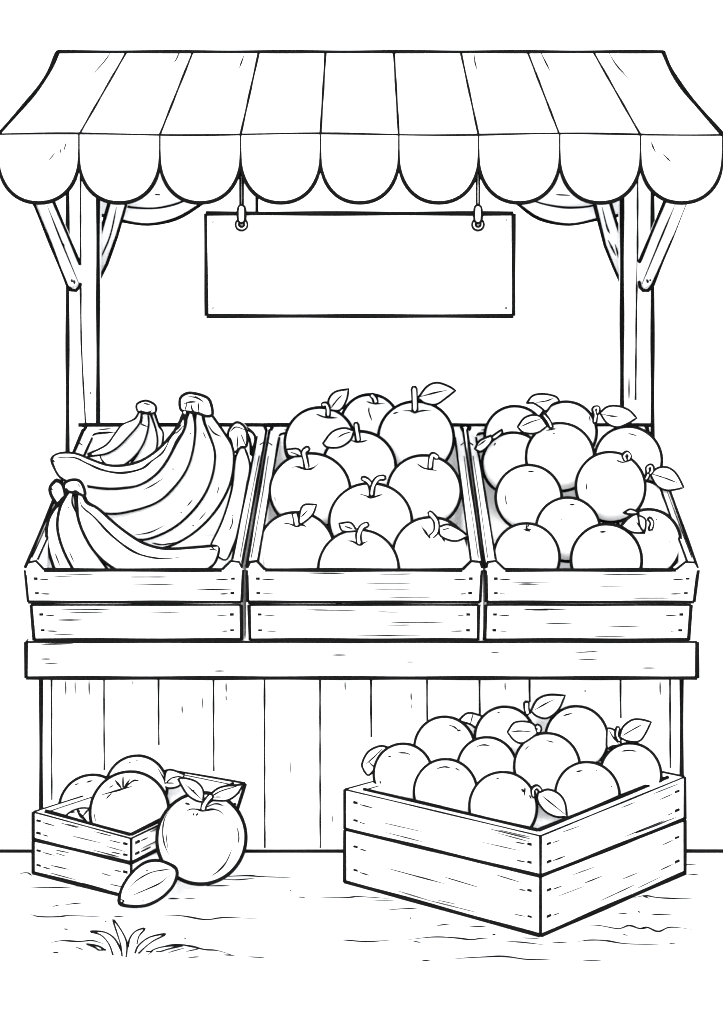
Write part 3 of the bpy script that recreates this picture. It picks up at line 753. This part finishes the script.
# ------------------------------------------------------------------ the large crate on the ground
def ground_crate(label, A, B_, Cc, D_, th, seed, base):
    """corners left A, front B_, right Cc, back D_: each (px at the ground, Y, z_top, z_gap, px_top)"""
    cor = []
    for px, Y, zt_, zg, pxt in (A, B_, Cc, D_):
        x = (px-XC)/F*Y; xt = (pxt-XC)/F*Y
        cor.append((Vector((x, Y, .004)), Vector(((x+(xt-x)*.52), Y, zg)), Vector((xt, Y, zt_))))
    cen = sum((c[2] for c in cor), Vector())/4
    t = thing('wooden_crate', (cen.x, cen.y, 0), label, 'crate', 'slatted crates standing on the ground')
    inn = []
    for i in range(4):
        p = cor[i][2]; a = cor[i-1][2]; b = cor[(i+1) % 4][2]
        d1 = (a-p); d2 = (b-p); d1.z = d2.z = 0; d1.normalize(); d2.normalize()
        sn = abs(d1.cross(d2).z)
        inn.append((d1+d2)*th/sn)
    for i in range(4):
        j = (i+1) % 4; front = i < 2
        for lev in (1, 0):
            lo_i, up_i = cor[i][lev].copy(), cor[i][lev+1].copy(); lo_j, up_j = cor[j][lev].copy(), cor[j][lev+1].copy()
            ins = Vector()
            if lev == 0:
                up_i.z -= .004; up_j.z -= .004
            f = [up_i, up_j, lo_j, lo_i]
            b = [up_i+inn[i], up_j+inn[j], lo_j+inn[j], lo_i+inn[i]]
            m = MB(WOOD); m.prism(f, b)
            if front:
                m.ink([lo_i, lo_j], 4.6 if lev == 0 else 3.8)
                if lev == 1:
                    m.ink([up_i, up_j], 1.5); m.ink([b[0]+Vector((0, 0, .003)), b[1]+Vector((0, 0, .003))], 4.0)
                else: m.ink([up_i, up_j], 1.3)
                e_i, e_j = (3.8, 2.6) if i == 0 else (2.6, 3.8)
                m.ink([up_i, lo_i], e_i); m.ink([up_j, lo_j], e_j)
                q = [pix(v) for v in f]
                grain(m, q, seed+i*7+lev, True, 6, .055)
            elif lev == 1:
                m.ink([up_i, up_j], 2.8); m.ink([b[0], b[1]], .8)
                m.ink([up_i, lo_i], 3.2); m.ink([up_j, lo_j], 3.2)
            else:
                m.ink([up_i, lo_i], 3.2)
            m.build('plank', t)
    m = MB(WOOD); a = [Vector((c[2].x, c[2].y, 0))+inn[i]*1.05 for i, c in enumerate(cor)]
    q = [Vector((v.x, v.y, z)) for v, z in zip(a, base)]
    m.prism(q, [p-Vector((0, 0, .015)) for p in q]); m.build('base_board', t)
    return t
def zat(y, Y): return H-(y-YH)/F*Y
ground_crate('large slatted crate of oranges on the ground at the right, corner towards us',
    (345, 6.007, zat(789.5,6.007), zat(829,6.007), 345), (540.5, 5.498, zat(836,5.498), zat(876,5.498), 540.5), (684.5, 6.10, zat(777,6.10), zat(819,6.10), 684.5),
    (520, 6.305, .42, .2, 520), .035, 51, (.13, .13, .13, .2))
GG = 'oranges heaped in the large ground crate'
fruit('orange', 'orange at the back, left of the tall upright leaf', GG, (505,738), (30.5,31), 6.20, [([(497,713),(501,712)],1.2)], [([(528,714),(526.5,708),(526.5,702)],1.9,.5)],
      [([(531,711),(537,700),(548,695),(565,695.5),(558,710),(547,718),(537,716)], [(533,711),(545,704),(555,699)],.35), ([(458,721),(468,713),(482,716),(479,729),(470,724)], [(470,725),(473,714)],-.1)])
fruit('orange', 'orange at the back, right of the tall upright leaf', GG, (576.7,738.5), (31.5,32), 6.19, [([(563,716),(573,713)],1.5)])
fruit('orange', 'orange in the back row nearest the left, with a crease at its top', GG, (444.5,748), (30.5,31), 6.14, [([(448,725),(454,727),(459,731)],1.5), ([(457,731),(461,730)],1.5)])
fruit('orange', 'orange in the second row, left of the heap\'s middle', GG, (487,768), (30,30.5), 6.03, [([(476,747),(483,745),(491,746)],1.4)])
fruit('orange', 'orange in the heap\'s middle with a round leaf on its upper left', GG, (547,766.5), (33,33), 6.01, [([(546,740.5),(554,742.5)],1.4), ([(525,750),(529,746)],1.1)], [([(538,732),(539,728),(536,726)],1.8,.6)],
      [([(507.5,732),(514,723),(524,721.5),(533,724),(539,732),(531,738),(522,743),(514,740)], [(510,732),(520,731),(533,732)],.55)])
fruit('orange', 'orange at the far left of the heap with a ragged leaf behind it', GG, (403,774), (29.7,30), 6.03, [([(388,757),(392,756)],1.3), ([(396,753),(405,753),(411,755)],1.3), ([(380,780),(381,784)],1.2)], leaves=[([(364,771),(362,764),(368,752),(380,746),(390,748),(384,758),(377,766),(369,775)], [(365,765),(374,757),(383,748)],-.05, [[(369,762),(375,768)]])])
fruit('orange', 'orange at the far right of the heap with two leaves on top', GG, (630.6,774.5), (30.5,31), 6.04, [([(621,751.5),(629,750.5),(637,751.5)],1.7)], [([(620,741),(617,735),(618,727)],1.5,.2)],
      [([(619.5,737),(623,727),(632,720),(641,719.5),(651,722),(645,734),(639,741),(628,741)], [(622,736),(632,730),(643,724)],.3), ([(607,728),(614,730),(620,740),(621,745),(612,746),(607,748)], [(609,730),(613,737),(619,744)],.1)])
fruit('orange', 'orange second from the left in the front row of the heap', GG, (445.5,792), (32,32.5), 5.925, [([(436,769),(444,767),(451,768)],1.6), ([(455,768),(460,771)],1.3)])
fruit('orange', 'orange right of the front corner in the heap', GG, (587.3,795), (32.3,32.5), 5.905, [([(576,772),(583,770.5)],1.5), ([(596,770),(597,771)],1.2), ([(611,786),(612,787)],1.1)])
fruit('orange', 'orange nearest the front corner with a drooping leaf on its right', GG, (503,807), (34,34.5), 5.815, [([(521,789),(524,792)],2.2), ([(525,787),(524,796)],1.6), ([(529,795),(531,799)],1.4), ([(496,779),(500,778)],1.1)], [([(534,797),(533,790),(537,787),(541,791)],1.5,.4)],
      [([(538,793),(548,789.5),(559,794),(565,803),(567,816.5),(556,816.5),(545,811),(538,801)], [(540,794),(551,803),(566,815)],.5)])

settle(5.7, 6.22, 'ground')
# ------------------------------------------------------------------ the small crate on the ground
ground_crate('small slatted crate of apples on the ground at the left',
    (33.5, 6.10, zat(812,6.10), zat(839.5,6.10), 33.5), (131, 5.846, zat(838.5,5.846), zat(863,5.846), 131), (228, 6.29, zat(783.5,6.29), zat(809,6.29), 245),
    (120, 6.318, zat(770,6.318), .15, 168), .022, 77, (.06, .06, .08, .08))
GS = 'apples in the small ground crate'
fruit('apple', 'apple at the back of the small crate, with a scrap of leaf at its right', GS, (136.5,787), (31,31), 6.22, [([(129,763),(131,762)],1.3), ([(136,761),(138,761)],1.3), ([(157,767),(162,776),(165,782)],1.4)], leaves=[([(164,786),(166,772),(172,770),(184,774.5),(180,785),(170,788)], [(165,784),(172,778),(182,776)],.2, [[(166,783),(175,783)]])], dimple=0, wd=3.2, ry=.085)
fruit('apple', 'apple at the left in the small crate, higher than its neighbour below', GS, (92,808), (33,33), 6.24, [([(75,785),(79,783.5)],1.5), ([(86,782.5),(93,780.5)],1.5)], dimple=0, wd=3.2, ry=.08)
fruit('apple', 'low apple with a dry calyx wedged in the left corner of the small crate', GS, (84,836), (27,28), 6.13, [([(69,803.9+1),(76,810),(81,816),(87,821)],2.2), ([(75,804+5),(80,812)],1.6), ([(82,817),(88,810),(92,809)],1.4), ([(76,812),(70,813)],1.1)], dimple=0, wd=2.0, ry=.05)
fruit('apple', 'largest apple in the small crate, with radiating creases at its crown', GS, (129.5,812), (39.5,40), 6.06, [([(122,789),(115,780)],1.6), ([(123,788),(123,776)],1.6), ([(124,788),(130,779)],1.5), ([(125,788),(133,781),(140,781)],1.5), ([(101,795),(112,792),(123,789),(133,786)],1.6), ([(106,799),(112,793)],1.2), ([(109,788),(114,785)],1.1), ([(94,812),(96,822)],.9)], dimple=0, wd=3.4, ry=.10)

settle(5.9, 6.25, 'small')
# the big apple and the pod lying in front of it
fruit('apple', 'big round apple with two leaves on the ground, leaning on the small crate', None, (201.5,838), (44.8,44.3), 5.93,
      [([(184,813),(190,809.5),(197,809.5),(203,811),(212,809.5),(219,811),(225,816)],1.8), ([(205,808),(215,804),(224,806)],1.5), ([(204,808),(213,801),(222,802)],1.4), ([(171,809),(165,819),(163,832),(165,845),(170,857)],1.5), ([(237,827),(238.5,836),(238,844)],1.4), ([(232,849),(226,862),(218,871),(211,876)],1.5), ([(194,813),(193,816)],1.3), ([(198,813),(196,816)],1.3), ([(185,803),(190,805)],1.8), ([(166,832),(168,850)],1.0)],
      [([(203,810),(204.5,804),(208,799),(212,795)],2.0,.95)],
      [([(203,802),(196,800.5),(187,794),(178,779),(184,778),(196,781.5),(203,790)], [(202,800),(194,792),(184,783)],.8, [[(191,791),(195,790)]]), ([(208,800),(213,792),(223,786.5),(243,784.5),(237,794),(228,800),(218,800.5)], [(209,798),(221,791),(238,786)],.8, [[(214,797),(222,797)]])], ry=.135, dimple=.06, wd=4.0, tilt=15)
settle(0, 9, 'single')
# pod
m = MB(PEEL)
ax = [(118.5,902.5),(124,890),(135,876),(150,871),(164,868),(176,871)]
sweep(m, [(119.5,899),(122,888),(130,875),(143,864),(156,861.5),(168,865),(174,868)], [(121,904.5),(133,905.5),(148,904),(162,897),(172,887),(176.5,877),(177,870)], 5.73, ends=(.9, .8))
m.contour(3.1, keep=2, minlen=20)
m.draw([(126,893),(135,882),(150,873),(164,870),(173,869)], 1.3); m.draw([(131,896),(145,890),(160,883),(172,873)], 1.3); m.draw([(142,900),(144,900)], 1.2); m.draw([(146,870),(148,871)], 1.3)
m.draw([(120,899),(124,901),(120,903)], 1.6)
o = m.build('pod'); tag(o, 'pointed oval pod with lengthwise lines on the ground beside the big apple', 'pod')

# ------------------------------------------------------------------ the grass tuft
tf = thing('grass_tuft', P(125, 953, 3502/653), 'little tuft of pointed grass blades in the bare ground at front left', 'grass tuft')
YG = 3502/655.
blades = [([(122,956),(121,946),(118,936),(113,919.5),(121,930),(126,940),(127,948),(126,957)]), ([(113,955),(109,944),(101,935),(90,931.5),(104,932),(114,938),(120,948),(123,956)]),
          ([(128,947),(130,938),(136,931),(145,928.5),(139,936),(137,944)]), ([(135,953),(139,945),(150,937),(166,934),(153,941),(144,948),(138,954)]),
          ([(146,957),(153,950),(165,946.5),(184,945),(168,949),(156,953)]), ([(103,955),(96,948),(86,944),(98,946),(106,951)])]
for i, b in enumerate(blades):
    m = MB(PEEL); q = [tuple(v)[:2] for v in spline([(x, y, 0) for x, y in b], 4)]
    Yb = YG+.012*(i-2)
    a = [P(x, y, Yb) for x, y in q]; 
    for v in a: v.z = max(v.z, .001)
    m.prism(a, [p+Vector((0, .004, 0)) for p in a]); m.ink(a, 1.5, fine=False); m.build('blade', tf)
